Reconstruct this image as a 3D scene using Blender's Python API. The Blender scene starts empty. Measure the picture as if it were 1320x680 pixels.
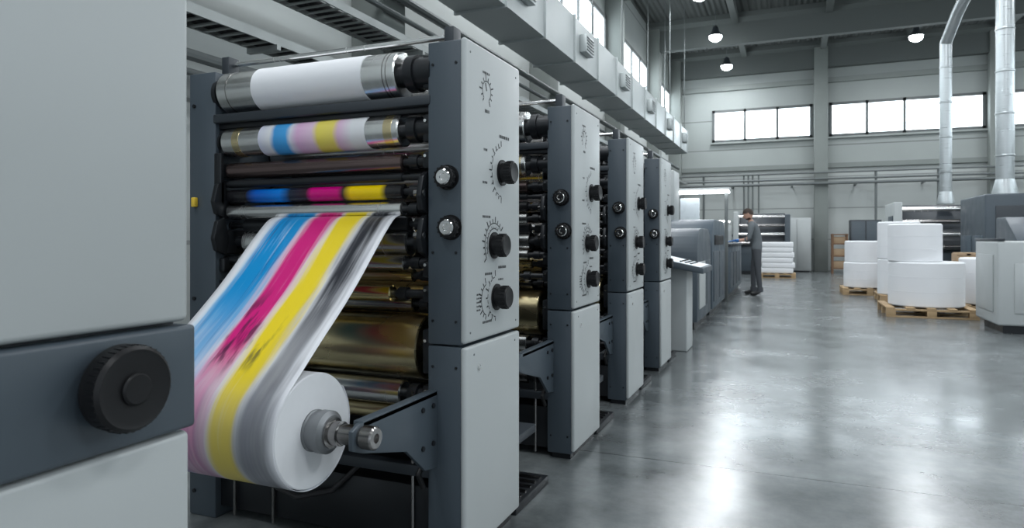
import bpy, bmesh, math, random
from mathutils import Vector, Matrix
random.seed(4)
R = math.radians
scene = bpy.context.scene

# ------------------------------------------------------------------ materials
MATS = {}
def nodes_of(name):
    m = bpy.data.materials.new(name); m.use_nodes = True
    nt = m.node_tree
    return m, nt, nt.nodes['Principled BSDF']
def mat(name, col, rough=0.5, metal=0.0, var=0.06, nscale=6.0, stretch=(1,1,1), bump=0.0, rvar=0.08, emit=None, estr=0, coat=0, spec=None):
    if name in MATS: return MATS[name]
    m, nt, b = nodes_of(name)
    N = nt.nodes; L = nt.links
    tc = N.new('ShaderNodeTexCoord'); mp = N.new('ShaderNodeMapping'); mp.inputs['Scale'].default_value = stretch
    L.new(tc.outputs['Object'], mp.inputs['Vector'])
    nz = N.new('ShaderNodeTexNoise'); nz.inputs['Scale'].default_value = nscale; nz.inputs['Detail'].default_value = 4
    L.new(mp.outputs['Vector'], nz.inputs['Vector'])
    cr = N.new('ShaderNodeMix'); cr.data_type = 'RGBA'
    cr.inputs[6].default_value = (*[max(0, c*(1-var)) for c in col], 1)
    cr.inputs[7].default_value = (*[min(1, c*(1+var)) for c in col], 1)
    L.new(nz.outputs['Fac'], cr.inputs[0]); L.new(cr.outputs[2], b.inputs['Base Color'])
    mr = N.new('ShaderNodeMapRange'); mr.inputs['From Min'].default_value = .3; mr.inputs['From Max'].default_value = .7
    mr.inputs['To Min'].default_value = max(0.02, rough-rvar); mr.inputs['To Max'].default_value = min(1, rough+rvar)
    L.new(nz.outputs['Fac'], mr.inputs['Value']); L.new(mr.outputs['Result'], b.inputs['Roughness'])
    b.inputs['Metallic'].default_value = metal
    if coat: b.inputs['Coat Weight'].default_value = coat
    if spec is not None: b.inputs['Specular IOR Level'].default_value = spec
    if bump:
        bp = N.new('ShaderNodeBump'); bp.inputs['Strength'].default_value = bump; bp.inputs['Distance'].default_value = .01
        L.new(nz.outputs['Fac'], bp.inputs['Height']); L.new(bp.outputs['Normal'], b.inputs['Normal'])
    if emit:
        b.inputs['Emission Color'].default_value = (*emit, 1); b.inputs['Emission Strength'].default_value = estr
    MATS[name] = m
    return m

def ramp_mat(name, x0, x1, stops, rough=.3, metal=0.0, wob=.0):
    m, nt, b = nodes_of(name); N = nt.nodes; L = nt.links
    tc = N.new('ShaderNodeTexCoord'); sx = N.new('ShaderNodeSeparateXYZ'); L.new(tc.outputs['Object'], sx.inputs[0])
    nz = N.new('ShaderNodeTexNoise'); nz.inputs['Scale'].default_value = 14; L.new(tc.outputs['Object'], nz.inputs['Vector'])
    ad = N.new('ShaderNodeMath'); ad.operation = 'MULTIPLY_ADD'; ad.inputs[1].default_value = wob
    L.new(nz.outputs['Fac'], ad.inputs[0]); L.new(sx.outputs['X'], ad.inputs[2])
    mr = N.new('ShaderNodeMapRange'); mr.inputs['From Min'].default_value = x0; mr.inputs['From Max'].default_value = x1
    L.new(ad.outputs[0], mr.inputs['Value'])
    cr = N.new('ShaderNodeValToRGB'); L.new(mr.outputs['Result'], cr.inputs['Fac'])
    e = cr.color_ramp.elements
    e[0].position = stops[0][0]; e[0].color = (*stops[0][1], 1)
    e[1].position = stops[-1][0]; e[1].color = (*stops[-1][1], 1)
    for p, c in stops[1:-1]:
        n = e.new(p); n.color = (*c, 1)
    L.new(cr.outputs['Color'], b.inputs['Base Color'])
    b.inputs['Roughness'].default_value = rough; b.inputs['Metallic'].default_value = metal
    MATS[name] = m
    return m

M_light = mat('panel_light_grey', (.44,.465,.465), .42, 0, .03, 3, bump=.02)
M_slate = mat('slate_blue_paint', (.06,.078,.095), .42, 0, .08, 5, bump=.02)
M_dslate = mat('dark_slate_paint', (.03,.037,.045), .45, 0, .1, 5)
M_dark = mat('dark_machine_metal', (.016,.018,.021), .36, .3, .2, 8)
M_black = mat('black_plastic', (.010,.010,.011), .42, 0, .1, 8, spec=.3)
M_mark = mat('printed_marking', (.02,.022,.025), .6)
M_steel = mat('brushed_steel', (.80,.80,.79), .24, 1, .03, 3, (12,.4,.4), rvar=.04)
M_chrome = mat('chrome', (.85,.85,.85), .14, 1, .03, 5)
M_dsteel = mat('dark_steel', (.30,.29,.285), .22, 1, .1, 3, (6,.4,.4), rvar=.04)
M_brownst = mat('inked_roller_metal', (.17,.125,.12), .2, .9, .12, 3, (4,.4,.4), rvar=.04)
M_gold = mat('brass_drum', (.76,.64,.38), .27, 1, .14, 2.0, (1.2,1,3), rvar=.06)
M_gold2 = mat('brass_bright', (.95,.78,.4), .2, 1, .08, 4, rvar=.04)
M_paper = mat('white_paper', (.80,.81,.83), .6, 0, .015, 3)
M_paperedge = mat('paper_roll_side', (.76,.77,.79), .7, 0, .03, 40)
M_core = mat('core_grey', (.22,.23,.24), .4, .6)
M_yellow = mat('yellow_plastic', (.8,.55,.05), .4)
M_galv = mat('galvanised_duct', (.40,.43,.43), .42, .35, .06, 2.0)
M_spiral = mat('spiral_duct', (.44,.47,.48), .35, .7, .1, 3, (1,1,14), bump=.2)
M_conc = mat('concrete_column', (.21,.23,.22), .8, 0, .12, 2.5, bump=.1)
M_beam = mat('concrete_beam', (.10,.112,.108), .8, 0, .1, 2)
M_wood = mat('pallet_wood', (.42,.29,.16), .75, 0, .25, 6, (1,8,8))
M_dwood = mat('brown_wood', (.18,.10,.055), .7, 0, .25, 6)
M_card = mat('cardboard', (.38,.27,.17), .8, 0, .08, 6)
M_frame = mat('window_frame', (.10,.11,.11), .5)
M_win = mat('window_daylight', (.9,.95,1), .3, 0, .01, emit=(.84,.94,1), estr=5.0)
M_lamp = mat('lamp_lens', (1,1,1), .3, 0, .0, emit=(.93,.97,1), estr=30)
M_tube = mat('lamp_tube', (1,1,1), .3, 0, .0, emit=(.93,.97,1), estr=7)
M_pipe = mat('grey_pipe', (.14,.155,.155), .5, .3)
M_tray = mat('cable_tray_metal', (.33,.35,.345), .45, .5)
M_cable = mat('cable_black', (.02,.02,.022), .6)
M_screen = mat('screen_white', (.6,.66,.69), .3, 0, .02, emit=(.8,.9,1), estr=.15)
M_blue = mat('blue_slate_cover', (.06,.085,.108), .4, 0, .05, 4)

def seam_mat(name, col, axis, period, width, dark=.55, rough=.75, offset=0.0, var=.1, ribs=None):
    m, nt, b = nodes_of(name); N = nt.nodes; L = nt.links
    tc = N.new('ShaderNodeTexCoord'); sx = N.new('ShaderNodeSeparateXYZ'); L.new(tc.outputs['Object'], sx.inputs[0])
    def line(ax, per, w, off=0.0):
        a = N.new('ShaderNodeMath'); a.operation = 'ADD'; a.inputs[1].default_value = 100*per+off; L.new(sx.outputs[ax], a.inputs[0])
        f = N.new('ShaderNodeMath'); f.operation = 'MODULO'; f.inputs[1].default_value = per; L.new(a.outputs[0], f.inputs[0])
        c = N.new('ShaderNodeMath'); c.operation = 'LESS_THAN'; c.inputs[1].default_value = w; L.new(f.outputs[0], c.inputs[0])
        return c
    ls = [line(a_, p_, width, offset) for a_, p_ in zip(axis, period)]
    o = ls[0]
    for q in ls[1:]:
        mx = N.new('ShaderNodeMath'); mx.operation = 'MAXIMUM'; L.new(o.outputs[0], mx.inputs[0]); L.new(q.outputs[0], mx.inputs[1]); o = mx
    nz = N.new('ShaderNodeTexNoise'); nz.inputs['Scale'].default_value = .8; nz.inputs['Detail'].default_value = 6; L.new(tc.outputs['Object'], nz.inputs['Vector'])
    c1 = N.new('ShaderNodeMix'); c1.data_type = 'RGBA'
    c1.inputs[6].default_value = (*[c*(1-var) for c in col], 1); c1.inputs[7].default_value = (*[c*(1+var) for c in col], 1)
    L.new(nz.outputs['Fac'], c1.inputs[0])
    c2 = N.new('ShaderNodeMix'); c2.data_type = 'RGBA'; c2.inputs[7].default_value = (*[c*dark for c in col], 1)
    L.new(c1.outputs[2], c2.inputs[6]); L.new(o.outputs[0], c2.inputs[0]); L.new(c2.outputs[2], b.inputs['Base Color'])
    b.inputs['Roughness'].default_value = rough
    if ribs:
        w = N.new('ShaderNodeTexWave'); w.bands_direction = ribs[0]; w.inputs['Scale'].default_value = ribs[1]; L.new(tc.outputs['Object'], w.inputs['Vector'])
        bp = N.new('ShaderNodeBump'); bp.inputs['Strength'].default_value = .6; bp.inputs['Distance'].default_value = .05
        L.new(w.outputs['Fac'], bp.inputs['Height']); L.new(bp.outputs['Normal'], b.inputs['Normal'])
    return m, nt, b, nz, tc, c1
M_wall = seam_mat('wall_cladding', (.31,.335,.325), 'Z', [1.1], .035, .5)[0]
M_wallw = seam_mat('wall_cladding_lower', (.44,.465,.455), 'Z', [1.1], .035, .6)[0]
M_ceil = seam_mat('ceiling_deck', (.07,.078,.075), 'X', [.6], .05, .5, ribs=('X', 2.0))[0]
M_floor, nt, b, nz, tc, fc = seam_mat('polished_concrete', (.13,.143,.146), 'XY', [4.6, 5.2], .012, .5, offset=1.7, var=.5)
# mottled tone and mottled polish
nz.inputs['Scale'].default_value = 2.2; nz.inputs['Detail'].default_value = 9; nz.inputs['Roughness'].default_value = .7
st = nt.nodes.new('ShaderNodeMapRange'); st.inputs['From Min'].default_value = .3; st.inputs['From Max'].default_value = .7
nt.links.new(nz.outputs['Fac'], st.inputs['Value']); nt.links.new(st.outputs['Result'], fc.inputs[0])
n2 = nt.nodes.new('ShaderNodeTexNoise'); n2.inputs['Scale'].default_value = 1.3; n2.inputs['Detail'].default_value = 5; n2.inputs['Roughness'].default_value=.6
nt.links.new(tc.outputs['Object'], n2.inputs['Vector'])
mr = nt.nodes.new('ShaderNodeMapRange'); mr.inputs['From Min'].default_value = .3; mr.inputs['From Max'].default_value = .7
mr.inputs['To Min'].default_value = .15; mr.inputs['To Max'].default_value = .30
nt.links.new(n2.outputs['Fac'], mr.inputs['Value']); nt.links.new(mr.outputs['Result'], b.inputs['Roughness'])
b.inputs['Specular IOR Level'].default_value = .9

# ------------------------------------------------------------------ mesh part builder
class Part:
    def __init__(s, name):
        s.name = name; s.bm = bmesh.new(); s.mats = []
    def mi(s, m):
        if m not in s.mats: s.mats.append(m)
        return s.mats.index(m)
    def merge(s, tb, m, M=None):
        if M is not None: bmesh.ops.transform(tb, matrix=M, verts=tb.verts)
        i = s.mi(m)
        for f in tb.faces: f.material_index = i; f.smooth = True
        me = bpy.data.meshes.new('tmp'); tb.to_mesh(me); tb.free()
        s.bm.from_mesh(me); bpy.data.meshes.remove(me)
    def box(s, lo, hi, m, bev=0.0, seg=2, M=None):
        tb = bmesh.new(); bmesh.ops.create_cube(tb, size=1)
        c = [(a+b_)/2 for a, b_ in zip(lo, hi)]; d = [abs(b_-a) for a, b_ in zip(lo, hi)]
        for v in tb.verts: v.co = Vector((c[0]+v.co.x*d[0], c[1]+v.co.y*d[1], c[2]+v.co.z*d[2]))
        if bev: bmesh.ops.bevel(tb, geom=tb.edges[:], offset=min(bev, min(d)*.45), segments=seg, affect='EDGES', profile=.5)
        s.merge(tb, m, M)
    def lathe(s, p0, axis, prof, m, seg=40, M=None):
        ax = Vector(axis).normalized(); p0 = Vector(p0)
        q = Vector((0,0,1)).rotation_difference(ax)
        tb = bmesh.new(); rings = []
        for t, r in prof:
            if r <= 1e-6: rings.append([tb.verts.new(p0+ax*t)])
            else: rings.append([tb.verts.new(p0+ax*t+q@Vector((r*math.cos(2*math.pi*k/seg), r*math.sin(2*math.pi*k/seg), 0))) for k in range(seg)])
        for a, b_ in zip(rings, rings[1:]):
            if len(a) == 1 and len(b_) == 1: continue
            for k in range(seg):
                k2 = (k+1) % seg
                if len(a) == 1: tb.faces.new((a[0], b_[k], b_[k2]))
                elif len(b_) == 1: tb.faces.new((a[k], b_[0], a[k2]))
                else: tb.faces.new((a[k], b_[k], b_[k2], a[k2]))
        if len(rings[0]) > 1: tb.faces.new(rings[0])
        if len(rings[-1]) > 1: tb.faces.new(rings[-1])
        bmesh.ops.recalc_face_normals(tb, faces=tb.faces[:])
        s.merge(tb, m, M)
    def cyl(s, p0, p1, r, m, seg=28, r1=None, bev=0.0):
        p0 = Vector(p0); p1 = Vector(p1); l = (p1-p0).length
        r1 = r if r1 is None else r1
        if bev: pr = [(0, r-bev), (bev, r), (l-bev, r1), (l, r1-bev)]
        else: pr = [(0, r), (l, r1)]
        s.lathe(p0, p1-p0, pr, m, seg)
    def path(s, pts, r, m, seg=10):
        for a, b_ in zip(pts, pts[1:]): s.cyl(a, b_, r, m, seg)
        for p in pts[1:-1]:
            tb = bmesh.new(); bmesh.ops.create_uvsphere(tb, u_segments=seg, v_segments=6, radius=r*1.02)
            s.merge(tb, m, Matrix.Translation(p))
    def ell(s, c, rad, m, M=None, seg=24):
        tb = bmesh.new(); bmesh.ops.create_uvsphere(tb, u_segments=seg, v_segments=seg//2+2, radius=1)
        for v in tb.verts: v.co = Vector((c[0]+v.co.x*rad[0], c[1]+v.co.y*rad[1], c[2]+v.co.z*rad[2]))
        s.merge(tb, m, M)
    def prism(s, pts, axis, a, b_, m, bev=0.0):
        def P(u, v, w):
            return {'X': (w,u,v), 'Y': (u,w,v), 'Z': (u,v,w)}[axis]
        tb = bmesh.new()
        A = [tb.verts.new(P(u,v,a)) for u, v in pts]; B = [tb.verts.new(P(u,v,b_)) for u, v in pts]
        tb.faces.new(A); tb.faces.new(B[::-1]); n = len(pts)
        for k in range(n): tb.faces.new((A[k], B[k], B[(k+1)%n], A[(k+1)%n]))
        bmesh.ops.recalc_face_normals(tb, faces=tb.faces[:])
        if bev: bmesh.ops.bevel(tb, geom=tb.edges[:], offset=bev, segments=2, affect='EDGES', profile=.5)
        s.merge(tb, m)
    def quad(s, vs, m):
        tb = bmesh.new(); tb.faces.new([tb.verts.new(v) for v in vs]); s.merge(tb, m)
    def mesh(s):
        me = bpy.data.meshes.new(s.name); s.bm.to_mesh(me); s.bm.free()
        for m in s.mats: me.materials.append(m)
        me.set_sharp_from_angle(angle=R(32))
        return me
    def obj(s, parent=None, loc=(0,0,0)):
        o = bpy.data.objects.new(s.name, s.mesh()); scene.collection.objects.link(o)
        o.location = loc
        if parent: o.parent = parent
        return o
def empty(name, loc=(0,0,0)):
    e = bpy.data.objects.new(name, None); e.empty_display_size = .1; e.location = loc; scene.collection.objects.link(e); return e

# ------------------------------------------------------------------ room
XL, XR, YB, YF, ZC = -4.3, 10.5, 26.0, -5.0, 8.0
def simple(name, lo, hi, m, bev=0):
    p = Part(name); p.box(lo, hi, m, bev); return p.obj()
simple('floor', (XL-.2, YF, -.2), (XR+.2, YB+.2, 0), M_floor)
simple('ceiling', (XL-.2, YF, ZC), (XR+.2, YB+.2, ZC+.2), M_ceil)
p = Part('wall_back'); p.box((XL-.2, YB, 3.62), (XR+.2, YB+.2, ZC), M_wall); p.box((XL-.2, YB, 0), (XR+.2, YB+.2, 3.62), M_wallw); p.obj()
p = Part('wall_left'); p.box((XL-.2, YF, 4.9), (XL, YB, ZC), M_wall); p.box((XL-.2, YF, 0), (XL, YB, 4.9), M_wallw); p.obj()
simple('wall_right', (XR, YF, 0), (XR+.2, YB, ZC), M_wall)
wn = [0]
def window(axis, a, b_, z0, z1, n, at, sgn):
    wn[0] += 1
    e = empty('window_%d' % wn[0])
    pg = Part('pane'); fr = Part('frame')
    def bx(p, u0, u1, w0, w1, zz0, zz1, m):
        lo = (u0, at+sgn*w0, zz0) if axis == 'X' else (at+sgn*w0, u0, zz0)
        hi = (u1, at+sgn*w1, zz1) if axis == 'X' else (at+sgn*w1, u1, zz1)
        p.box([min(x, y) for x, y in zip(lo, hi)], [max(x, y) for x, y in zip(lo, hi)], m)
    bx(pg, a, b_, 0, .02, z0, z1, M_win)
    for k in range(n+1):
        u = a+(b_-a)*k/n; bx(fr, u-.045, u+.045, 0, .06, z0-.05, z1+.05, M_frame)
    for z in (z0, z1): bx(fr, a-.05, b_+.05, 0, .06, z-.05, z+.05, M_frame)
    bx(fr, a-.1, b_+.1, 0, .12, z0-.11, z0-.05, M_wall)
    pg.obj(e); fr.obj(e)
window('X', -2.7, .62, 4.75, 5.85, 3, YB, -1)
window('X', 1.25, 5.75, 4.75, 5.85, 4, YB, -1)
window('X', 6.4, 10.2, 4.75, 5.85, 4, YB, -1)
cols_y = [.9, 6.1, 11.3, 16.5, 21.7]
for i in range(4):
    window('Y', cols_y[i]+.35, cols_y[i+1]-.35, 5.5, 6.6, 4, XL, 1)
window('Y', 22.1, 25.6, 5.5, 6.6, 3, XL, 1)
for k in range(4): window('Y', 1+k*6, 6+k*6, 4.2, 5.9, 5, XR, -1)
p = Part('trim_1')
for y in cols_y: p.box((XL, y-.22, 0), (XL+.4, y+.22, ZC), M_conc, .02)
for x in (XL+.22, .93, 6.05): p.box((x-.22, YB-.4, 0), (x+.22, YB, ZC), M_conc, .02)
p.obj()
p = Part('trim_2')
for y in cols_y + [25.8]:
    p.prism([(y-.12, 7.1), (y+.12, 7.1), (y+.12, 7.75), (y+.3, 7.85), (y+.3, 8), (y-.3, 8), (y-.3, 7.85), (y-.12, 7.75)], 'X', XL, XR, M_beam)
for x in (-1.6, 1.0, 3.6, 6.2, 8.8): p.box((x-.09, YF, 7.72), (x+.09, YB, 8), M_beam)
p.obj()
p = Part('trim_3')
p.box((XL, YB-.12, 3.62), (XR, YB, 3.78), M_conc)
p.box((XL, YB-.1, 6.6), (XR, YB, 6.78), M_conc)
p.box((XL, YF, 4.9), (XL+.12, YB, 5.08), M_conc)
p.obj()
p = Part('wall_pipes')
for z, r in ((3.05, .05), (3.2, .035), (3.42, .03)):
    p.cyl((XL, YB-.55, z), (XR, YB-.55, z), r, M_pipe, 12)
for x in (-1.6, -1.45, -1.3, -1.1):
    p.path([(x, YB-.5, 3.42), (x, YB-.5, 2.0+.3*random.random())], .03, M_pipe)
for x in (-3, 2.6, 4.4, 8): p.path([(x, YB-.5, 3.42), (x, YB-.5, .3)], .04, M_pipe)
for x in range(-4, 11, 2): p.box((x-.03, YB-.58, 2.98), (x+.03, YB, 3.02), M_pipe)
p.obj()
p = Part('cable_tray')
XW = XL+.41
for z, x0, w in ((3.08, XW, .36), (2.62, XW, .26)):
    p.box((x0, -1, z), (x0+.015, 25, z+.07), M_tray); p.box((x0+w, -1, z), (x0+w+.015, 25, z+.07), M_tray)
    y = -1
    while y < 25:
        p.box((x0, y, z), (x0+w, y+.03, z+.012), M_tray); y += .12
    for k in range(4): p.cyl((x0+.05+.06*k, -1, z+.04), (x0+.05+.06*k, 25, z+.04), .02, M_cable, 8)
    for y in range(0, 25, 2): p.box((XW-.01, y, z-.04), (x0+w+.03, y+.04, z), M_tray)
for z, r in ((2.42, .04), (2.3, .025), (3.5, .03), (3.7, .05)):
    p.cyl((XW+.05, -1, z), (XW+.05, 25, z), r, M_pipe, 10)
p.obj()
p = Part('ventilation_duct')
dx0, dx1, dz0, dz1 = -3.45, -2.85, 3.66, 4.30
p.box((dx0, .5, dz0), (dx1, 20.2, dz1), M_galv)
y = .5
while y < 20.3:
    p.box((dx0-.025, y-.02, dz0-.025), (dx1+.025, y+.02, dz1+.025), M_galv); y += 1.23
y = 2.2
while y < 20:
    p.box((dx1, y-.2, dz0+.2), (dx1+.1, y+.2, dz0+.46), M_galv, .01)
    for k in range(5): p.box((dx1+.1, y-.17, dz0+.23+k*.045), (dx1+.112, y+.17, dz0+.245+k*.045), M_pipe)
    y += 2.46
for y in (1.2, 6.9, 12.1, 17.3, 19.8):
    for x in (dx0+.02, dx1-.02): p.cyl((x, y, dz1), (x, y, 7.99), .012, M_pipe, 8)
p.obj()

lampmesh = None
LAMP_W = 105
def lamp(x, y):
    global lampmesh
    if lampmesh is None:
        p = Part('high_bay_lamp')
        p.lathe((0,0,0), (0,0,1), [(0,.13),(0,.19),(.03,.2),(.08,.15),(.14,.1),(.26,.08),(.3,.04)], M_dslate, 28)
        p.lathe((0,0,-.16), (0,0,1), [(0,.0),(.01,.08),(.05,.15),(.10,.18),(.161,.185)], M_lamp, 28)
        p.cyl((0,0,.28), (0,0,.84), .012, M_pipe, 8)
        lampmesh = p.mesh()
    o = bpy.data.objects.new('high_bay_lamp', lampmesh); scene.collection.objects.link(o); o.location = (x, y, 7.15)
    l = bpy.data.lights.new('bulb', 'AREA'); l.shape = 'DISK'; l.size = 1.3; l.energy = LAMP_W; l.color = (.92,.965,1)
    lo = bpy.data.objects.new('bulb', l); scene.collection.objects.link(lo); lo.parent = o; lo.location = (0,0,-.18)
for y in (24.4, 20.7, 17.0, 13.3, 9.6, 5.9, 2.2, -1.5): lamp(-2.1, y)
for y in (23.0, 18.2, 13.4, 8.6, 3.8, -1): lamp(3.4 if y != 13.4 else 2.9, y)
for y in (22.0, 15, 8, 1): lamp(8.0, y)

# ------------------------------------------------------------------ printing unit
XT0, XT1 = -1.187, -1.035
XS0, XS1 = -2.33, -2.185
DEP, HT = .485, 1.84
M_ink = ramp_mat('ink_roller', -2.17, -1.30, [(0,(.01,.01,.012)),(.14,(.01,.01,.012)),(.2,(.0,.10,.5)),(.34,(.0,.2,.7)),(.40,(.01,.02,.04)),(.49,(.03,.01,.02)),(.52,(.62,.0,.2)),(.66,(.6,.0,.2)),(.69,(.04,.02,.02)),(.73,(.9,.62,.0)),(.88,(.9,.65,.0)),(.91,(.02,.02,.02)),(1,(.01,.01,.012))], .22)
W_ = (.78,.79,.81)
M_print2 = ramp_mat('printed_band', -2.0, -1.41, [(0,W_),(.10,(.60,.62,.76)),(.20,W_),(.24,(.05,.33,.72)),(.34,(.06,.38,.78)),(.38,(.7,.72,.8)),(.44,(.74,.45,.68)),(.56,(.80,.6,.74)),(.60,(.85,.72,.12)),(.72,(.85,.72,.15)),(.76,(.75,.5,.68)),(.86,W_),(1,W_)], .5, wob=.03)

def roller(p, y, z, r, m, x0=-2.15, x1=-1.31, jm=None, jr=None):
    jm = jm or M_dark; jr = jr or r*.55
    p.lathe((x0,y,z), (1,0,0), [(0,r-.006),(.004,r),(x1-x0-.004,r),(x1-x0,r-.006)], m, 48)
    p.lathe((XS1-.01,y,z), (1,0,0), [(0,jr*1.3),(.02,jr*1.3),(.02,jr),(x0-XS1+.012,jr)], jm, 28)
    p.lathe((x1-.003,y,z), (1,0,0), [(0,jr*.9),(.03,jr*.9),(.03,r*.8),(.065,r*.8),(.065,jr*1.15),(XT0-x1+.01,jr*1.15)], jm, 28)

def build_unit():
    parts = []
    t = Part('tower_frame')
    t.box((XT0, 0, .03), (XT1-.018, DEP, .772), M_slate, .006)
    t.box((XT0, 0, .778), (XT1-.018, DEP, HT), M_slate, .006)
    t.box((XT0+.02, .02, 0), (XT1-.03, DEP-.02, .05), M_dark)
    t.box((XS0, 0, 0), (XS1, DEP, HT-.005), M_slate, .006)
    for z in (.1, .5, .9, 1.3, 1.7):
        t.cyl((XS0+.03, -.006, z), (XS0+.03, .0, z), .008, M_dark, 10)
    for z in (.12, .7, .86, 1.1, 1.76):
        for x in (XT0+.02, XT1-.04): t.cyl((x, -.003, z), (x, .001, z), .005, M_dark, 10)
    parts.append(t)
    c = Part('tower_cover')
    c.box((XT1-.022, -.006, .785), (XT1, DEP+.004, HT+.004), M_light, .01, 3)
    c.box((XT1-.022, -.006, .045), (XT1, DEP+.004, .772), M_light, .01, 3)
    for (y, z) in ((.03,1.80),(DEP-.04,1.80),(.03,.82),(DEP-.04,.82),(.06,.74),(DEP-.05,.74)):
        c.cyl((XT1-.002, y, z), (XT1+.0015, y, z), .004, M_pipe, 10)
    c.cyl((XT1-.002, .1, .69), (XT1+.004, .1, .69), .011, M_steel, 14)
    parts.append(c)
    d = Part('dial_markings'); X = XT1+.0008
    def tick(yc, zc, ang, r0, r1, w):
        ca, sa = math.cos(ang), math.sin(ang)
        def P(r, s_): return (X, yc + r*ca - s_*sa, zc + r*sa + s_*ca)
        d.quad([P(r0,-w), P(r1,-w), P(r1,w), P(r0,w)], M_mark)
    def arc(yc, zc, r, a0, a1, w, n=24, skip=1):
        for k in range(n):
            if skip > 1 and k % skip == 0: continue
            b0 = R(a0+(a1-a0)*k/n); b1 = R(a0+(a1-a0)*(k+1)/n)
            d.quad([(X, yc+(r-w)*math.cos(b0), zc+(r-w)*math.sin(b0)), (X, yc+(r+w)*math.cos(b0), zc+(r+w)*math.sin(b0)),
                    (X, yc+(r+w)*math.cos(b1), zc+(r+w)*math.sin(b1)), (X, yc+(r-w)*math.cos(b1), zc+(r-w)*math.sin(b1))], M_mark)
    def dial(yc, zc, r, a0, a1, n, w=.0026, tl=.018, sk=1):
        arc(yc, zc, r, a0, a1, .002, 30, sk)
        for k in range(n+1):
            tick(yc, zc, R(a0+(a1-a0)*k/n), r+.003, r+tl*(1.4 if k % 3 == 0 else .9), w)
    def texty(y, z, w, h=.009):
        yy = y
        while yy < y+w:
            l = .004+.008*random.random()
            d.quad([(X,yy,z),(X,yy+l,z),(X,yy+l,z+h),(X,yy,z+h)], M_mark); yy += l+.004
    dial(.165, 1.69, .036, -60, 230, 11); texty(.13, 1.75, .05); texty(.15, 1.61, .04, .012)
    tick(.165, 1.69, R(110), 0, .03, .004)
    dial(.307, 1.405, .095, 95, 265, 12, sk=3); texty(.14, 1.47, .03); texty(.13, 1.35, .03)
    texty(.28, 1.535, .09, .012)
    dial(.232, 1.125, .082, 40, 215, 12, w=.003); dial(.232, 1.125, .062, 60, 205, 9, tl=.008); texty(.13, 1.225, .06); texty(.15, 1.015, .06)
    dial(.18, .925, .06, 110, 250, 8); dial(.25, .93, .075, 95, 265, 8, sk=3); texty(.27, 1.035, .07, .01); texty(.27, .99, .05, .007); texty(.13, .84, .08)
    for k in range(5): texty(.08, .89+.014*k, .03, .006)
    parts.append(d)
    k = Part('tower_knobs')
    for (y, z) in ((.307,1.403),(.232,1.124),(.255,.928)):
        k.lathe((XT1-.001,y,z), (1,0,0), [(0,.05),(.006,.05),(.006,.038),(.02,.036),(.022,.043),(.05,.041),(.055,.037),(.052,.02),(.052,0)], M_black, 36)
        for q in range(18):
            a = 2*math.pi*q/18
            k.box((XT1+.024, y+.0425*math.cos(a)-.002, z+.0425*math.sin(a)-.002), (XT1+.048, y+.0425*math.cos(a)+.002, z+.0425*math.sin(a)+.002), M_black)
    for (x, z) in ((-1.108,1.362),(-1.095,1.188)):
        k.lathe((x,.001,z), (0,-1,0), [(0,.044),(.006,.044),(.006,.034),(.014,.034),(.016,.038),(.03,.038),(.034,.035),(.034,.03)], M_black, 36)
        k.lathe((x,-.031,z), (0,-1,0), [(0,.027),(.006,.028),(.01,.024),(.01,.012),(.006,.01),(.006,0)], M_chrome, 36)
        for q in range(14):
            a = 2*math.pi*q/14
            k.box((x+.038*math.cos(a)-.003, -.03, z+.038*math.sin(a)-.003), (x+.038*math.cos(a)+.003, -.016, z+.038*math.sin(a)+.003), M_black)
    parts.append(k)
    r = Part('rollers')
    roller(r, .05, 1.748, .084, M_steel, jr=.05)
    for x in (-2.10, -1.345, -1.36): r.lathe((x,.05,1.748), (1,0,0), [(0,.084),(.0,.0848),(.004,.0848),(.004,.084)], M_dsteel, 48)
    r.lathe((-1.965,.05,1.748), (1,0,0), [(0,.0845),(.0,.0865),(.515,.0865),(.515,.0845)], M_paper, 48)
    roller(r, .05, 1.545, .06, M_steel)
    r.lathe((-1.95,.05,1.545), (1,0,0), [(0,.0605),(0,.0622),(.50,.0622),(.50,.0605)], M_print2, 48)
    for x in (-2.09, -1.37): r.lathe((x,.05,1.545), (1,0,0), [(0,.0603),(0,.061),(.035,.061),(.035,.0603)], M_gold, 48)
    roller(r, .05, 1.428, .033, M_brownst, jr=.018)
    roller(r, .04, 1.373, .016, M_dark, jr=.012)
    roller(r, .05, 1.322, .028, M_ink, jr=.014)
    roller(r, .045, 1.258, .027, M_steel, jr=.014)
    roller(r, .085, 1.203, .027, M_dark, x0=-2.1, jr=.012)
    roller(r, .1, 1.135, .05, M_steel, x0=-2.1, jr=.025)
    roller(r, .06, 1.06, .028, M_steel, x0=-2.1, jr=.016)
    roller(r, .12, 1.01, .024, M_gold, x0=-2.1, jr=.016)
    roller(r, .05, .948, .03, M_gold2, x0=-2.1, x1=-1.36, jr=.014)
    roller(r, .13, .905, .034, M_dsteel, jr=.014)
    roller(r, .14, .745, .122, M_gold, x0=-2.14, x1=-1.25, jr=.05)
    roller(r, .05, .585, .045, M_steel, jr=.02)
    roller(r, .10, .50, .035, M_gold, jr=.02)
    roller(r, .06, .40, .03, M_dsteel, jr=.02)
    for z, rr, mm in ((1.70,.06,M_dsteel),(1.52,.07,M_steel),(1.35,.06,M_dsteel),(1.18,.07,M_steel),(.98,.08,M_gold),(.6,.09,M_dsteel)):
        roller(r, .34, z, rr, mm, jr=.03)
    parts.append(r)
    f = Part('cross_members')
    f.box((XS1-.01, -.005, 1.622), (XT0+.01, .05, 1.658), M_dslate, .006)
    f.box((XS1-.01, .02, 1.60), (XT0+.01, .09, 1.623), M_dark, .004)
    f.box((XS1-.01, .0, 1.296-.004), (XS1+.03, .02, 1.50), M_dark, .004)
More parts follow.
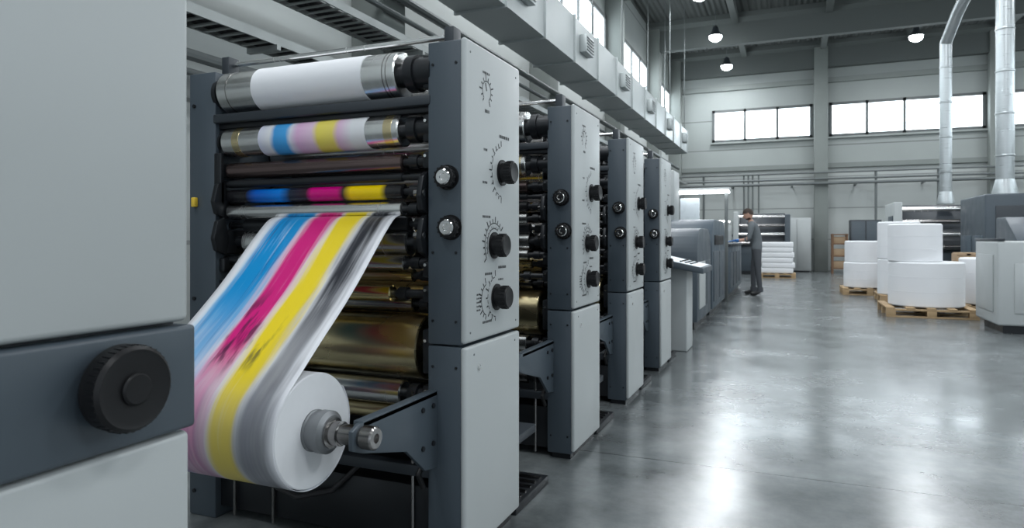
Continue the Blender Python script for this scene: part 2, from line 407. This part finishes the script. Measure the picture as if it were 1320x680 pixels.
    f.box((XS1-.01, DEP-.03, .3), (XT0+.01, DEP-.005, 1.8), M_dark)
    f.box((XS1-.01, .03, .04), (XT0+.01, .4, .26), M_dark, .01)
    f.box((XS1-.01, .005, .3), (XT0+.01, .05, .34), M_dslate, .004)
    for z, h in ((1.745,.06),(1.545,.05),(1.43,.03),(1.32,.03),(1.258,.028),(1.135,.05),(1.04,.03),(.95,.03),(.745,.08),(.585,.04),(.44,.04)):
        f.box((XT0-.035, .02, z-h), (XT0+.01, .14, z+h), M_dark, .008)
        f.box((XS1-.01, .02, z-h), (XS1+.028, .14, z+h), M_dark, .008)
        f.cyl((XT0-.02, .012, z+h*.5), (XT0-.02, .03, z+h*.5), .006, M_steel, 8)
    for z in (1.30, 1.15):
        f.prism([(-.02, z-.05), (.03, z-.07), (.05, z), (.02, z+.09), (-.015, z+.07), (-.035, z)], 'X', XT0-.03, XT0-.008, M_dark, .004)
        f.cyl((XT0-.045, -.012, z+.01), (XT0-.005, -.012, z+.01), .014, M_dsteel, 16)
        f.prism([(-.02, z-.05), (.03, z-.07), (.05, z), (.02, z+.09), (-.015, z+.07), (-.035, z)], 'X', XS1+.008, XS1+.03, M_dark, .004)
    for x in (XT0+.03, XS1-.05):
        f.box((x-.02, .1, HT-.02), (x+.02, .16, HT+.085), M_dslate, .004)
    f.cyl((XS1-.05, .13, HT+.055), (XT0+.03, .13, HT+.055), .011, M_steel, 12)
    for x in (-2.1, -1.9, -1.26): f.cyl((x, .02, .02), (x, .02, .60), .007, M_dsteel, 10)
    f.path([(-2.0,0,.3),(-1.9,-.02,.2),(-1.75,-.02,.16),(-1.6,0,.2),(-1.5,.03,.3)], .01, M_cable)
    f.box((XS0+.03, -.02, 1.28), (XS0+.05, 0, 1.32), M_yellow, .004)
    f.path([(XT0+.05, DEP+.02, .9), (XT0+.03, DEP+.06, .7), (XT0+.05, DEP+.05, .4), (XT0+.05, DEP-.02, .2)], .014, M_cable)
    parts.append(f)
    a = Part('reel_arms')
    for x0, x1 in ((-1.165,-1.15), (-2.165,-2.15)):
        pts = [(.01,.615),(-.455,.615),(-.49,.60),(-.49,.545),(-.44,.525),(-.20,.46),(-.08,.36),(.01,.345)]
        a.prism(pts, 'X', x0, x1, M_slate, .002)
        a.box((x0-.02, -.44, .598), (x1, .01, .618), M_slate, .003)
        for yy in (-.03, -.10): a.cyl((x1-.002, yy, .57), (x1+.006, yy, .57), .009, M_dark, 10)
        for yy in (-.03, -.10): a.cyl((x1-.002, yy, .44), (x1+.006, yy, .44), .009, M_dark, 10)
    a.path([(XT0-.0, -.01, .38), (XT0-.01, -.05, .33), (XT0-.0, -.03, .28)], .01, M_black)
    a.box((XT0-.25, .5, .0), (XT1-.02, .9, .04), M_dark, .005)
    for q in range(6): a.box((XT0-.23, .53+.06*q, .04), (XT1-.04, .55+.06*q, .047), M_dsteel)
    a.box((XT0-.2, DEP, .22), (XT0+.05, .95, .26), M_dslate, .005)
    parts.append(a)
    return [(p_.name, p_.mesh()) for p_ in parts]
UM = build_unit()
Y0, SP = 2.07, 1.25
for i in range(4):
    e = empty('printing_press_unit', (0, Y0+SP*i, 0))
    for nme, me in UM:
        o = bpy.data.objects.new(nme, me); scene.collection.objects.link(o); o.parent = e

# ------------------------------------------------------------------ paper reel
WX0, WX1 = -1.90, -1.32
RY, RZ, RR = 1.624, .576, .172
e = empty('paper_roll')
p = Part('roll')
p.lathe((WX0, RY, RZ), (1,0,0), [(0,.06),(0,RR-.004),(.003,RR-.002),(WX1-WX0-.003,RR-.002),(WX1-WX0,RR-.005),(WX1-WX0,.06)], M_paperedge, 96)
p.obj(e)
p = Part('spindle')
p.lathe((WX1-.02, RY, RZ), (1,0,0), [(0,.055),(.02,.062),(.025,.062),(.028,.058),(.045,.058),(.048,.063),(.075,.063),(.08,.056),(.085,.05)], M_core, 48)
p.lathe((WX1+.06, RY, RZ), (1,0,0), [(0,.045),(.01,.045),(.012,.036),(.04,.036),(.042,.03),(.115,.03),(.12,.034),(.155,.034),(.16,.029),(.16,.014),(.15,.012),(.15,0)], M_dsteel, 40)
p.lathe((-2.2, RY, RZ), (1,0,0), [(0,.03),(.3,.03)], M_steel, 24)
p.obj(e)
prof = [(2.19,1.10),(2.195,1.15),(2.18,1.195),(2.15,1.226),(2.11,1.236),(2.075,1.228),(2.045,1.208)]
prof += [(1.985,1.15),(1.925,1.088),(1.86,1.02),(1.795,.957),(1.725,.895),(1.66,.84),(1.62,.8045),(1.58,.769),(1.54,.7335)]
a = 132
while a <= 400:
    prof.append((RY+(RR+.0015)*math.cos(R(a)), RZ+(RR+.0015)*math.sin(R(a)))); a += 5
def smooth(pts, it=2):
    for _ in range(it):
        q = [pts[0]]
        for a_, b_ in zip(pts, pts[1:]):
            q.append((a_[0]*.75+b_[0]*.25, a_[1]*.75+b_[1]*.25)); q.append((a_[0]*.25+b_[0]*.75, a_[1]*.25+b_[1]*.75))
        q.append(pts[-1]); pts = q
    return pts
prof = smooth(prof, 1)
bm = bmesh.new(); uv = bm.loops.layers.uv.new('UVMap')
lens = [0]
for a_, b_ in zip(prof, prof[1:]): lens.append(lens[-1]+math.hypot(a_[0]-b_[0], a_[1]-b_[1]))
NU = 24; grid = []
for (y, z) in prof:
    grid.append([bm.verts.new((WX0+(WX1-WX0)*k/NU, y, z)) for k in range(NU+1)])
for i in range(len(prof)-1):
    for k in range(NU):
        f = bm.faces.new((grid[i][k], grid[i][k+1], grid[i+1][k+1], grid[i+1][k])); f.smooth = True
        for lp, (uu, vv) in zip(f.loops, ((k/NU, lens[i]), ((k+1)/NU, lens[i]), ((k+1)/NU, lens[i+1]), (k/NU, lens[i+1]))):
            lp[uv].uv = (uu, vv)
me = bpy.data.meshes.new('printed_paper_web'); bm.to_mesh(me); bm.free()
web = bpy.data.objects.new('printed_paper_web', me); scene.collection.objects.link(web)
m, nt, b = nodes_of('printed_web'); N = nt.nodes; L = nt.links
tcn = N.new('ShaderNodeTexCoord'); sp = N.new('ShaderNodeSeparateXYZ'); L.new(tcn.outputs['UV'], sp.inputs[0])
def math_(op, a, b_=None, clamp=False):
    n = N.new('ShaderNodeMath'); n.operation = op; n.use_clamp = clamp
    for i, v in enumerate((a, b_)):
        if v is None: continue
        if isinstance(v, (int, float)): n.inputs[i].default_value = v
        else: L.new(v, n.inputs[i])
    return n.outputs[0]
def noise(sx, sy, off, det=3, rgh=.5):
    mp = N.new('ShaderNodeMapping'); mp.inputs['Scale'].default_value = (sx, sy, 1); mp.inputs['Location'].default_value = (off, off*1.7, 0)
    L.new(tcn.outputs['UV'], mp.inputs['Vector'])
    n = N.new('ShaderNodeTexNoise'); n.inputs['Scale'].default_value = 1; n.inputs['Detail'].default_value = det; n.inputs['Roughness'].default_value = rgh
    L.new(mp.outputs['Vector'], n.inputs['Vector']); return n.outputs['Fac']
def ss(v, a, b_):
    n = N.new('ShaderNodeMapRange'); n.interpolation_type = 'SMOOTHSTEP'
    n.inputs['From Min'].default_value = a; n.inputs['From Max'].default_value = b_
    L.new(v, n.inputs['Value']); return n.outputs['Result']
U = sp.outputs['X']; V = sp.outputs['Y']
Uw = math_('ADD', U, math_('MULTIPLY', math_('SUBTRACT', noise(26, 3.0, 1.3, 2), .5), .09))
def band(a, b_, soft=.03):
    return math_('MULTIPLY', ss(Uw, a-soft, a+soft), math_('SUBTRACT', 1, ss(Uw, b_-soft, b_+soft)))
def layer(prev, c, fac):
    n = N.new('ShaderNodeMix'); n.data_type = 'RGBA'; n.inputs[7].default_value = (*c, 1)
    if isinstance(prev, tuple): n.inputs[6].default_value = (*prev, 1)
    else: L.new(prev, n.inputs[6])
    L.new(fac, n.inputs[0]); return n.outputs[2]
def mul(*a_):
    o = a_[0]
    for q in a_[1:]: o = math_('MULTIPLY', o, q)
    return o
def streak(off, lo, hi, floor_, fu=38, fv=1.6):
    nn = math_('ADD', math_('MULTIPLY', noise(fu, fv, off, 3, .55), .55), math_('MULTIPLY', noise(3.5, 3.2, off+4, 2), .45))
    s_ = ss(nn, lo, hi)
    return math_('ADD', floor_, math_('MULTIPLY', s_, 1-floor_), True)
def down(a, b_, end):
    return math_('ADD', end, math_('MULTIPLY', math_('SUBTRACT', 1, ss(V, a, b_)), 1-end))
base = (.80,.81,.84)
c = layer(base, (.62,.63,.70), mul(ss(noise(30, 1.5, 9.1, 3), .45, .8), ss(V, .25, .6), .6))
c = layer(c, (.35,.62,.82), mul(band(.06,.38,.05), streak(2.2,.40,.62,.0,22,3), .8))
c = layer(c, (.0,.27,.62), mul(band(.09,.33), streak(3.1,.34,.50,.65), down(.55,1.0,.5)))
c = layer(c, (.01,.07,.28), mul(band(.10,.32,.03), ss(noise(30,2.0,6.6,3,.6), .52, .68), down(.25,.7,.3), .85))
c = layer(c, (.70,.35,.55), mul(band(.33,.57,.04), streak(8.2,.40,.62,.1,22,3), .7))
c = layer(c, (.66,.01,.20), mul(band(.365,.54), streak(5.7,.32,.48,.7), down(.8,1.0,.3)))
c = layer(c, (.07,.01,.05), mul(band(.35,.54,.03), ss(noise(16,5,2.6,3,.6), .48, .62), ss(V,.55,.7), down(.84,.98,.0), .9))
c = layer(c, (.86,.66,.02), mul(band(.575,.755), streak(7.9,.30,.46,.75), down(.9,1.1,.85)))
c = layer(c, (.10,.09,.04), mul(band(.56,.68,.04), ss(noise(15,7,12.6,3,.6), .5, .66), ss(V,.66,.78), down(.86,.95,.0), .8))
c = layer(c, (.30,.31,.36), mul(band(.75,.97,.05), streak(15.4,.4,.6,.1,14,3), .6))
c = layer(c, (.02,.022,.03), mul(band(.79,.935,.035), streak(11.4,.30,.50,.55,30,2.4), down(.5,.85,.6)))
c = layer(c, (.36,.16,.33), mul(band(.0,.53,.05), ss(V,.90,1.08), streak(21.4,.38,.6,.25,24,1.5), .7))
c = layer(c, (.30,.31,.36), mul(band(.77,.95,.06), ss(V,.92,1.08), streak(25.4,.38,.6,.3,24,1.5), .75))
L.new(c, b.inputs['Base Color']); b.inputs['Roughness'].default_value = .36
b.inputs['Specular IOR Level'].default_value = .4
me.materials.append(m)
so = web.modifiers.new('thickness', 'SOLIDIFY'); so.thickness = .0012

# ------------------------------------------------------------------ foreground cabinet
e = empty('press_control_cabinet')
p = Part('body')
fy0, fy1 = -.35, .926; fx0, fx1 = -1.75, -1.035
p.box((fx0, fy0, .05), (fx1-.03, fy1-.012, 1.95), M_dslate, .008)
p.box((fx0+.05, fy0+.03, 0), (fx1-.06, fy1-.04, .06), M_dark)
p.box((fx0, fy0, .997), (fx1, fy1-.006, 1.96), M_light, .012, 3)
p.box((fx0, fy0, .06), (fx1-.004, fy1, .793), M_light, .012, 3)
p.box((fx0, fy0, .80), (fx1+.006, fy1+.004, .99), M_slate, .008, 3)
p.obj(e)
p = Part('knob')
ky, kz, kx = .762, .908, fx1+.006
p.lathe((kx-.001, ky, kz), (1,0,0), [(0,.056),(.008,.056),(.008,.048),(.014,.048),(.016,.068),(.02,.07),(.028,.0685),(.03,.0705),(.052,.069),(.058,.063),(.056,.054),(.056,.0)], M_black, 64)
p.lathe((kx+.053, ky, kz), (1,0,0), [(0,.026),(.006,.026),(.009,.023),(.009,0)], M_black, 40)
for q in range(40):
    a = 2*math.pi*q/40
    p.box((kx+.034, ky+.0685*math.cos(a)-.002, kz+.0685*math.sin(a)-.002), (kx+.05, ky+.0685*math.cos(a)+.002, kz+.0685*math.sin(a)+.002), M_black)
p.obj(e)

# ------------------------------------------------------------------ control console
e = empty('control_console')
p = Part('desk')
p.box((-1.32, 6.95, 0), (-.98, 7.35, .85), M_light, .015, 3)
p.box((-1.30, 6.98, 0), (-1.0, 7.32, .03), M_dark)
p.prism([(-1.75,.98),(-.80,.80),(-.80,.86),(-1.75,1.06)], 'Y', 6.75, 7.55, M_slate, .008)
p.prism([(-1.72,1.055),(-.83,.862),(-.83,.868),(-1.72,1.063)], 'Y', 6.78, 7.52, M_screen)
p.prism([(-1.7,.8),(-1.2,.8),(-1.1,.88),(-1.7,.98)], 'Y', 6.9, 7.4, M_slate, .006)
for k in range(6):
    for j in range(3): p.box((-1.05+.05*j, 6.9+.1*k, .905-.012*j), (-1.03+.05*j, 6.93+.1*k, .925-.012*j), M_black)
p.obj(e)

e = empty('paper_folding_machine')
p = Part('housing')
def humped(x0, x1, y0, y1, h, m):
    n = 10
    pts = [(y0,.1),(y1,.1),(y1,h*.72)]
    for k in range(n+1):
        a = R(90*k/n); pts.append((y1-.35+.35*math.cos(a), h*.72+h*.28*math.sin(a)))
    for k in range(n+1):
        a = R(90+90*k/n); pts.append((y0+.35+.35*math.cos(a), h*.72+h*.28*math.sin(a)))
    p.prism(pts, 'X', x0, x1, m, .008)
    p.box((x0+.05, y0+.08, 0), (x1-.05, y1-.08, .12), M_dark)
humped(-2.3, -1.09, 8.6, 10.1, 1.28, M_slate)
humped(-2.3, -1.09, 10.3, 12.3, 1.44, M_blue)
for (y0, y1, z0, z1, m_) in ((8.75,9.35,.25,.85,M_light),(9.4,9.95,.25,.85,M_slate),(10.45,11.2,.2,.95,M_slate),(11.3,12.15,.2,.95,M_slate),(10.6,11.9,1.05,1.2,M_black)):
    p.box((-1.1,y0,z0),(-1.075,y1,z1),m_,.008)
p.box((-2.2,12.3,.1),(-1.2,12.9,.9),M_dslate,.01); p.box((-2.2,12.35,0),(-1.25,12.85,.1),M_dark)
for k in range(5): p.cyl((-2.15,12.4+.1*k,.93),(-1.2,12.4+.1*k,.93),.03,M_steel,16)
for x in (-2.25,-1.12): p.box((x-.03,12.93,0),(x+.03,12.99,2.02),M_pipe,.004)
p.box((-2.3,12.85,2.02),(-1.05,13.1,2.09),M_light,.01)
p.box((-2.28,12.83,1.99),(-1.07,13.08,2.04),M_tube)
p.box((-1.95,12.9,1.45),(-1.6,12.96,1.9),M_screen,.01)
p.box((-2.15,11.0,1.42),(-1.75,11.5,2.25),M_light,.02)
p.obj(e)
e = empty('delivery_table')
p = Part('table')
p.box((-2.3,13.2,.1),(-1.09,16.4,1.0),M_blue,.015,3)
p.box((-2.2,13.3,0),(-1.15,16.3,.1),M_dark)
p.box((-2.32,13.15,1.0),(-1.06,16.45,1.05),M_dslate,.008)
for k in range(4): p.box((-1.1,13.3+.78*k,.2),(-1.08,13.95+.78*k,.88),M_slate,.006)
p.box((-1.95,13.9,1.05),(-1.35,14.7,1.085),M_paper,.004)
p.box((-2.1,15.3,1.05),(-1.3,16.2,1.45),M_light,.02)
for k in range(4): p.cyl((-2.1,15.45+.2*k,1.5),(-1.3,15.45+.2*k,1.5),.05,M_steel,18)
p.obj(e)

def small_press(name, x0, y0, w, d, h, nroll=4):
    e = empty(name, (x0, y0, 0)); p = Part('frame')
    p.box((0,0,.08),(.16,d,h),M_light,.02,3); p.box((w-.16,0,.08),(w,d,h*.95),M_slate,.02,3)
    p.box((.1,.1,0),(w-.1,d-.1,.1),M_dark)
    p.box((.16,.15,.1),(w-.16,d-.1,h*.45),M_slate,.01)
    p.prism([(.1,h*.45),(d-.05,h*.45),(d-.05,h*.98),(d*.55,h*.98),(d*.35,h*.8)],'X',.16,w-.16,M_dslate,.01)
    for k in range(nroll):
        z = h*.5+(h*.42)*k/(nroll-1)
        p.cyl((.14, .06+.05*k, z),(w-.14,.06+.05*k,z),.05,M_steel if k%2 else M_dsteel,20,bev=.004)
    p.box((-.02,.1,h*.35),(0,d*.5,h*.85),M_slate,.006)
    for z in (.5,.62): p.lathe((-.02,d*.3,h*z),(-1,0,0),[(0,.05),(.04,.045),(.04,0)],M_black,20)
    p.obj(e); return e
small_press('offset_printing_press', 2.0, 16.3, 2.2, 1.5, 1.92)
small_press('offset_printing_press', -1.75, 22.6, 1.7, 1.4, 2.0)
small_press('offset_printing_press', 4.9, 17.2, 2.0, 1.5, 1.85)
small_press('offset_printing_press', 4.6, 21.2, 2.0, 1.5, 1.9)

e = empty('coating_machine'); p = Part('housing')
p.box((3.0,13.5,.08),(4.7,15.3,1.9),M_slate,.03,3); p.box((3.08,13.6,0),(4.6,15.2,.1),M_dark)
p.box((2.98,13.62,.3),(3.01,14.3,1.2),M_blue,.01); p.box((2.98,14.4,.3),(3.01,15.15,1.2),M_blue,.01)
p.box((3.15,13.48,.9),(4.5,13.51,1.7),M_dslate,.01); p.box((3.15,13.48,.2),(4.5,13.51,.8),M_blue,.01)
p.obj(e)
e = empty('paper_cutting_machine'); p = Part('housing')
p.box((2.28,9.7,.1),(3.9,10.75,1.12),M_light,.03,3); p.box((2.36,9.8,0),(3.8,10.65,.12),M_dark)
p.box((2.265,9.85,.25),(2.285,10.6,.95),M_light,.01)
p.box((2.45,9.685,.25),(3.7,9.705,.85),M_light,.01)
p.box((2.9,9.675,.86),(3.3,9.70,1.0),M_black,.006)
p.prism([(9.78,1.12),(10.7,1.12),(10.7,1.42),(10.3,1.42)],'X',2.5,3.9,M_slate,.015)
p.box((2.9,10.05,1.3),(3.4,10.1,1.75),M_black,.01)
p.box((2.28,9.7,1.12),(2.36,10.75,1.15),M_dslate,.006)
p.obj(e)

def spiral(name, pts, r, z0):
    p = Part(name)
    p.path(pts, r, M_spiral, 24)
    x, y, z = pts[0]
    p.lathe((x,y,z0),(0,0,1),[(0,r*1.45),(.04,r*1.45),(z-z0,r*1.02)],M_spiral,28)
    zz = z+.4
    while zz < pts[1][2]-.1:
        p.lathe((x,y,zz),(0,0,1),[(0,r*1.01),(.01,r*1.08),(.03,r*1.08),(.04,r*1.01)],M_spiral,24); zz += .75
    return p.obj()
spiral('extraction_duct', [(3.05,16.9,2.15),(3.05,16.9,5.35),(3.15,16.3,5.8),(3.6,13.2,7.3),(3.62,13.1,7.5),(3.62,13.1,7.98)], .115, 1.885)
spiral('extraction_duct', [(3.5,14.4,2.2),(3.5,14.4,7.98)], .14, 1.9)

def pallet(p, x0, y0, w, d):
    for k in range(5):
        a0 = x0+(w-.11)*k/4; p.box((a0,y0,.118),(a0+.11,y0+d,.14),M_wood,.002)
    for k in range(3):
        b0 = y0+(d-.1)*k/2
        p.box((x0,b0,.095),(x0+w,b0+.1,.118),M_wood,.002); p.box((x0,b0,0),(x0+w,b0+.1,.02),M_wood,.002)
        for j in range(3):
            a0 = x0+(w-.12)*j/2; p.box((a0,b0,.02),(a0+.12,b0+.1,.095),M_wood,.002)
def vroll(p, x, y, z0, z1, r):
    p.lathe((x,y,z0),(0,0,1),[(0,.05),(0,r-.015),(.015,r),((z1-z0)-.02,r),(z1-z0,r-.02),(z1-z0,.05),(z1-z0-.03,.045),(z1-z0-.03,0)],M_paper,56)
    for k in (.33,.66):
        zz = (z1-z0)*k; p.lathe((x,y,z0+zz),(0,0,1),[(0,r),(.002,r+.002),(.006,r+.002),(.008,r)],M_paperedge,56)
p = Part('paper_roll_pallet'); pallet(p,1.28,11.2,1.15,1.15)
vroll(p,1.87,11.8,.14,.80,.5); vroll(p,1.72,11.77,.80,1.37,.36); p.obj()
p = Part('paper_roll_pallet'); pallet(p,.95,15.2,1.0,.95)
vroll(p,1.4,15.7,.14,.66,.40); vroll(p,1.4,15.7,.66,1.10,.38); p.obj()
p = Part('paper_roll_pallet'); pallet(p,1.45,13.5,1.0,1.0)
vroll(p,1.78,13.9,.14,.78,.34); vroll(p,1.78,13.9,.78,1.45,.34); p.obj()
p = Part('paper_roll_pallet'); pallet(p,2.4,12.0,.9,.9)
vroll(p,2.80,12.42,.14,.85,.38); p.obj()
p = Part('cardboard_box')
p.box((2.5,13.05,0),(2.85,13.4,.9),M_card,.01); p.box((2.52,13.04,.86),(2.83,13.41,.915),M_card,.006); p.box((2.65,13.04,0),(2.7,13.05,.9),M_wood); p.obj()
p = Part('wrapped_paper_stack'); pallet(p,-.9,20.8,1.0,.9)
random.seed(8)
for k in range(6):
    o = random.uniform(-.03,.03); p.box((-.85+o,20.85,.14+.15*k),(.05+o,21.6,.29+.15*k),M_paper,.03,3)
p.obj()
p = Part('metal_cabinet'); p.box((1.75,24.4,.05),(2.65,25.0,1.75),M_dslate,.01); p.box((1.78,24.38,.1),(2.18,24.41,1.7),M_slate,.006); p.box((2.22,24.38,.1),(2.62,24.41,1.7),M_slate,.006); p.box((1.8,24.45,0),(2.6,24.95,.05),M_dark); p.obj()
p = Part('metal_cabinet'); p.box((-.3,24.9,.05),(.6,25.4,1.85),M_light,.01); p.box((-.27,24.88,.1),(.13,24.91,1.8),M_light,.006); p.box((.17,24.88,.1),(.57,24.91,1.8),M_light,.006); p.box((-.25,24.95,0),(.55,25.35,.05),M_dark); p.obj()
p = Part('wooden_rack')
for x in (1.22,1.64):
    for y in (24.2,24.6): p.box((x-.03,y-.03,0),(x+.03,y+.03,1.3),M_dwood)
for z in (.15,.55,.95,1.25): p.box((1.18,24.15,z),(1.68,24.65,z+.04),M_dwood)
for z in (.19,.59,.99): p.box((1.24,24.22,z),(1.6,24.6,z+.22),M_card,.01)
p.obj()

# ------------------------------------------------------------------ worker
M_shirt = mat('work_shirt', (.11,.125,.135), .85, 0, .12, 12)
M_trs = mat('work_trousers', (.06,.066,.075), .85, 0, .12, 12)
M_skin = mat('skin', (.50,.30,.22), .55, 0, .05, 12)
M_hair = mat('dark_hair', (.035,.024,.018), .8, 0, .2, 40)
M_glove = mat('blue_glove', (.04,.16,.42), .55)
M_shoe = mat('black_shoe', (.015,.015,.016), .5)
def skin_mesh(V_, E_, Rd, root=0, sub=2):
    me = bpy.data.meshes.new('sk'); me.from_pydata(V_, E_, [])
    o = bpy.data.objects.new('sk', me); scene.collection.objects.link(o)
    o.modifiers.new('Skin', 'SKIN')
    for i, r in enumerate(Rd):
        sv = me.skin_vertices[0].data[i]; sv.radius = r if isinstance(r, tuple) else (r, r); sv.use_root = (i == root)
    s_ = o.modifiers.new('Sub', 'SUBSURF'); s_.levels = sub; s_.render_levels = sub
    dg = bpy.context.evaluated_depsgraph_get(); dg.update()
    out = bpy.data.meshes.new_from_object(o.evaluated_get(dg))
    bpy.data.objects.remove(o); return out
WXc, WYc = -.66, 14.45
wk = empty('factory_worker', (WXc, WYc, 0))
V_ = [(0,0,.95),(-.01,0,1.08),(-.045,0,1.24),(-.075,0,1.38),(-.10,0,1.47),(-.125,0,1.54),
      (.01,-.095,.90),(.03,-.11,.50),(.07,-.12,.10),(-.01,-.125,.045),(-.12,-.13,.035),
      (-.01,.095,.90),(-.07,.105,.50),(-.07,.11,.10),(-.15,.115,.045),(-.25,.12,.035),
      (-.085,-.12,1.42),(-.09,-.19,1.39),(-.14,-.235,1.13),(-.37,-.15,1.10),
      (-.085,.12,1.42),(-.09,.19,1.39),(-.16,.235,1.13),(-.37,.13,1.10)]
E_ = [(0,1),(1,2),(2,3),(3,4),(4,5),(0,6),(6,7),(7,8),(8,9),(9,10),(0,11),(11,12),(12,13),(13,14),(14,15),
      (3,16),(16,17),(17,18),(18,19),(3,20),(20,21),(21,22),(22,23)]
Rd = [.135,.125,.14,.135,.065,.055,.095,.065,.048,.05,.038,.095,.065,.048,.05,.038,.09,.065,.048,.03,.09,.065,.048,.03]
bme = skin_mesh(V_, E_, Rd)
for mm in (M_shirt, M_trs, M_skin, M_shoe): bme.materials.append(mm)
for pl in bme.polygons:
    c_ = pl.center; pl.use_smooth = True
    if c_.z < .09: pl.material_index = 3
    elif c_.z < .93: pl.material_index = 1
    elif c_.z > 1.475 and abs(c_.y) < .1: pl.material_index = 2
    elif c_.x < -.17 and c_.z < 1.2 and abs(c_.y) > .06: pl.material_index = 2
    else: pl.material_index = 0
bo = bpy.data.objects.new('body', bme); scene.collection.objects.link(bo); bo.parent = wk
g = Part('clothing_edges')
g.lathe((-.093,0,1.455),(-.3,0,1),[(0,.085),(.0,.092),(.03,.078),(.045,.07),(.045,.062)],M_shirt,28)
for yy, ey in ((-.235,-.14),(.235,-.16)):
    dv = Vector((-.37-ey, (-.15 if yy<0 else .13)-yy, -.03)).normalized(); sp0 = Vector((ey,yy,1.13))+dv*.035
    g.lathe(sp0, dv, [(0,.045),(0,.055),(.035,.053),(.035,.04)], M_shirt, 20)
for xx, yy in ((.064,-.119),(-.07,.11)): g.lathe((xx,yy,.075),(0,0,1),[(0,.05),(0,.062),(.09,.062),(.09,.05)],M_trs,20)
g.obj(wk)
h = Part('head')
HM = Matrix.Translation((-.165,0,1.64)) @ Matrix.Rotation(R(-22), 4, 'Y')
tb = bmesh.new(); bmesh.ops.create_uvsphere(tb, u_segments=28, v_segments=20, radius=1)
for v in tb.verts:
    x, y, z = v.co
    k = 1-.28*max(0,-z); fx = .098*(1.0 if x < 0 else .98)
    v.co = Vector((x*fx*(1-.12*max(0,-z)) - .012*max(0,-z), y*.076*k, z*.118))
h.merge(tb, M_skin, HM)
h.ell((-.1,0,-.012),(.02,.013,.024),M_skin,HM,12)
h.ell((-.093,0,-.055),(.01,.024,.007),mat('lips',(.4,.16,.13),.5),HM,12)
for s_ in (-1,1):
    h.ell((-.083,.03*s_,.012),(.012,.014,.009),mat('eye_white',(.8,.8,.8),.3),HM,12)
    h.ell((-.093,.03*s_,.012),(.004,.006,.006),M_black,HM,10)
    h.ell((-.088,.03*s_,.034),(.01,.02,.004),M_hair,HM,10)
    h.ell((.005,.077*s_,-.002),(.018,.008,.03),M_skin,HM,12)
tb = bmesh.new(); bmesh.ops.create_uvsphere(tb, u_segments=28, v_segments=20, radius=1)
for v in tb.verts: v.co = Vector((v.co.x*.104+.004, v.co.y*.082, v.co.z*.124+.004))
bmesh.ops.delete(tb, geom=[v for v in tb.verts if v.co.z < .045-(v.co.x+.1)*.55], context='VERTS')
h.merge(tb, M_hair, HM)
tb = bmesh.new(); bmesh.ops.create_uvsphere(tb, u_segments=28, v_segments=20, radius=1)
for v in tb.verts:
    x, y, z = v.co; k = 1-.26*max(0,-z); v.co = Vector((x*.1*(1-.1*max(0,-z))-.012*max(0,-z)-.002, y*.078*k, z*.122))
bmesh.ops.delete(tb, geom=[v for v in tb.verts if v.co.z > -.062 or v.co.x > .02], context='VERTS')
h.merge(tb, M_hair, HM)
h.obj(wk)
for s_, (hx, hy) in ((-1,(-.37,-.15)),(1,(-.37,.13))):
    Vh = [(0,0,0),(-.045,0,-.006),(-.085,0,-.01)]; Eh=[(0,1),(1,2)]; Rh=[.03,(.034,.02),(.03,.014)]
    for fi, (oy, ln) in enumerate(((-.03,.07),(-.01,.08),(.01,.076),(.03,.06))):
        i0 = len(Vh)
        Vh += [(-.075,oy,-.008),(-.085-ln*.4,oy*1.15,-.012),(-.085-ln*.75,oy*1.25,-.022),(-.085-ln,oy*1.25,-.034)]
        Eh += [(1,i0),(i0,i0+1),(i0+1,i0+2),(i0+2,i0+3)]; Rh += [.0105,.0095,.009,.007]
    i0 = len(Vh); Vh += [(-.03,-.035*s_,-.008),(-.06,-.058*s_,-.014),(-.085,-.062*s_,-.022)]; Eh += [(0,i0),(i0,i0+1),(i0+1,i0+2)]; Rh += [.013,.011,.008]
    hm = skin_mesh(Vh, Eh, Rh, 0, 1); hm.materials.append(M_glove)
    for pl in hm.polygons: pl.use_smooth = True
    ho = bpy.data.objects.new('hand', hm); scene.collection.objects.link(ho); ho.parent = wk; ho.location = (hx-.01, hy, 1.108)
    c_ = Part('glove_cuff'); c_.cyl((hx+.05,hy+(-.02 if s_<0 else .02),1.105),(hx-.01,hy,1.103),.036,M_glove,20); c_.obj(wk)

# ------------------------------------------------------------------ world, camera
w = bpy.data.worlds.new('World'); scene.world = w; w.use_nodes = True
bg = w.node_tree.nodes['Background']; bg.inputs['Color'].default_value = (.81,.91,1,1); bg.inputs['Strength'].default_value = .98
cam = bpy.data.cameras.new('Camera'); co = bpy.data.objects.new('Camera', cam); scene.collection.objects.link(co)
co.location = (0,0,1.15); co.rotation_euler = (R(90), 0, math.atan(361/864))
cam.sensor_width = 36; cam.lens = 864/1320*36; cam.shift_y = (307-340)/1320; cam.clip_start = .05
cam.dof.use_dof = True; cam.dof.focus_distance = 2.6; cam.dof.aperture_fstop = 5.6
scene.camera = co
scene.view_settings.view_transform = 'Standard'
scene.view_settings.exposure = .06
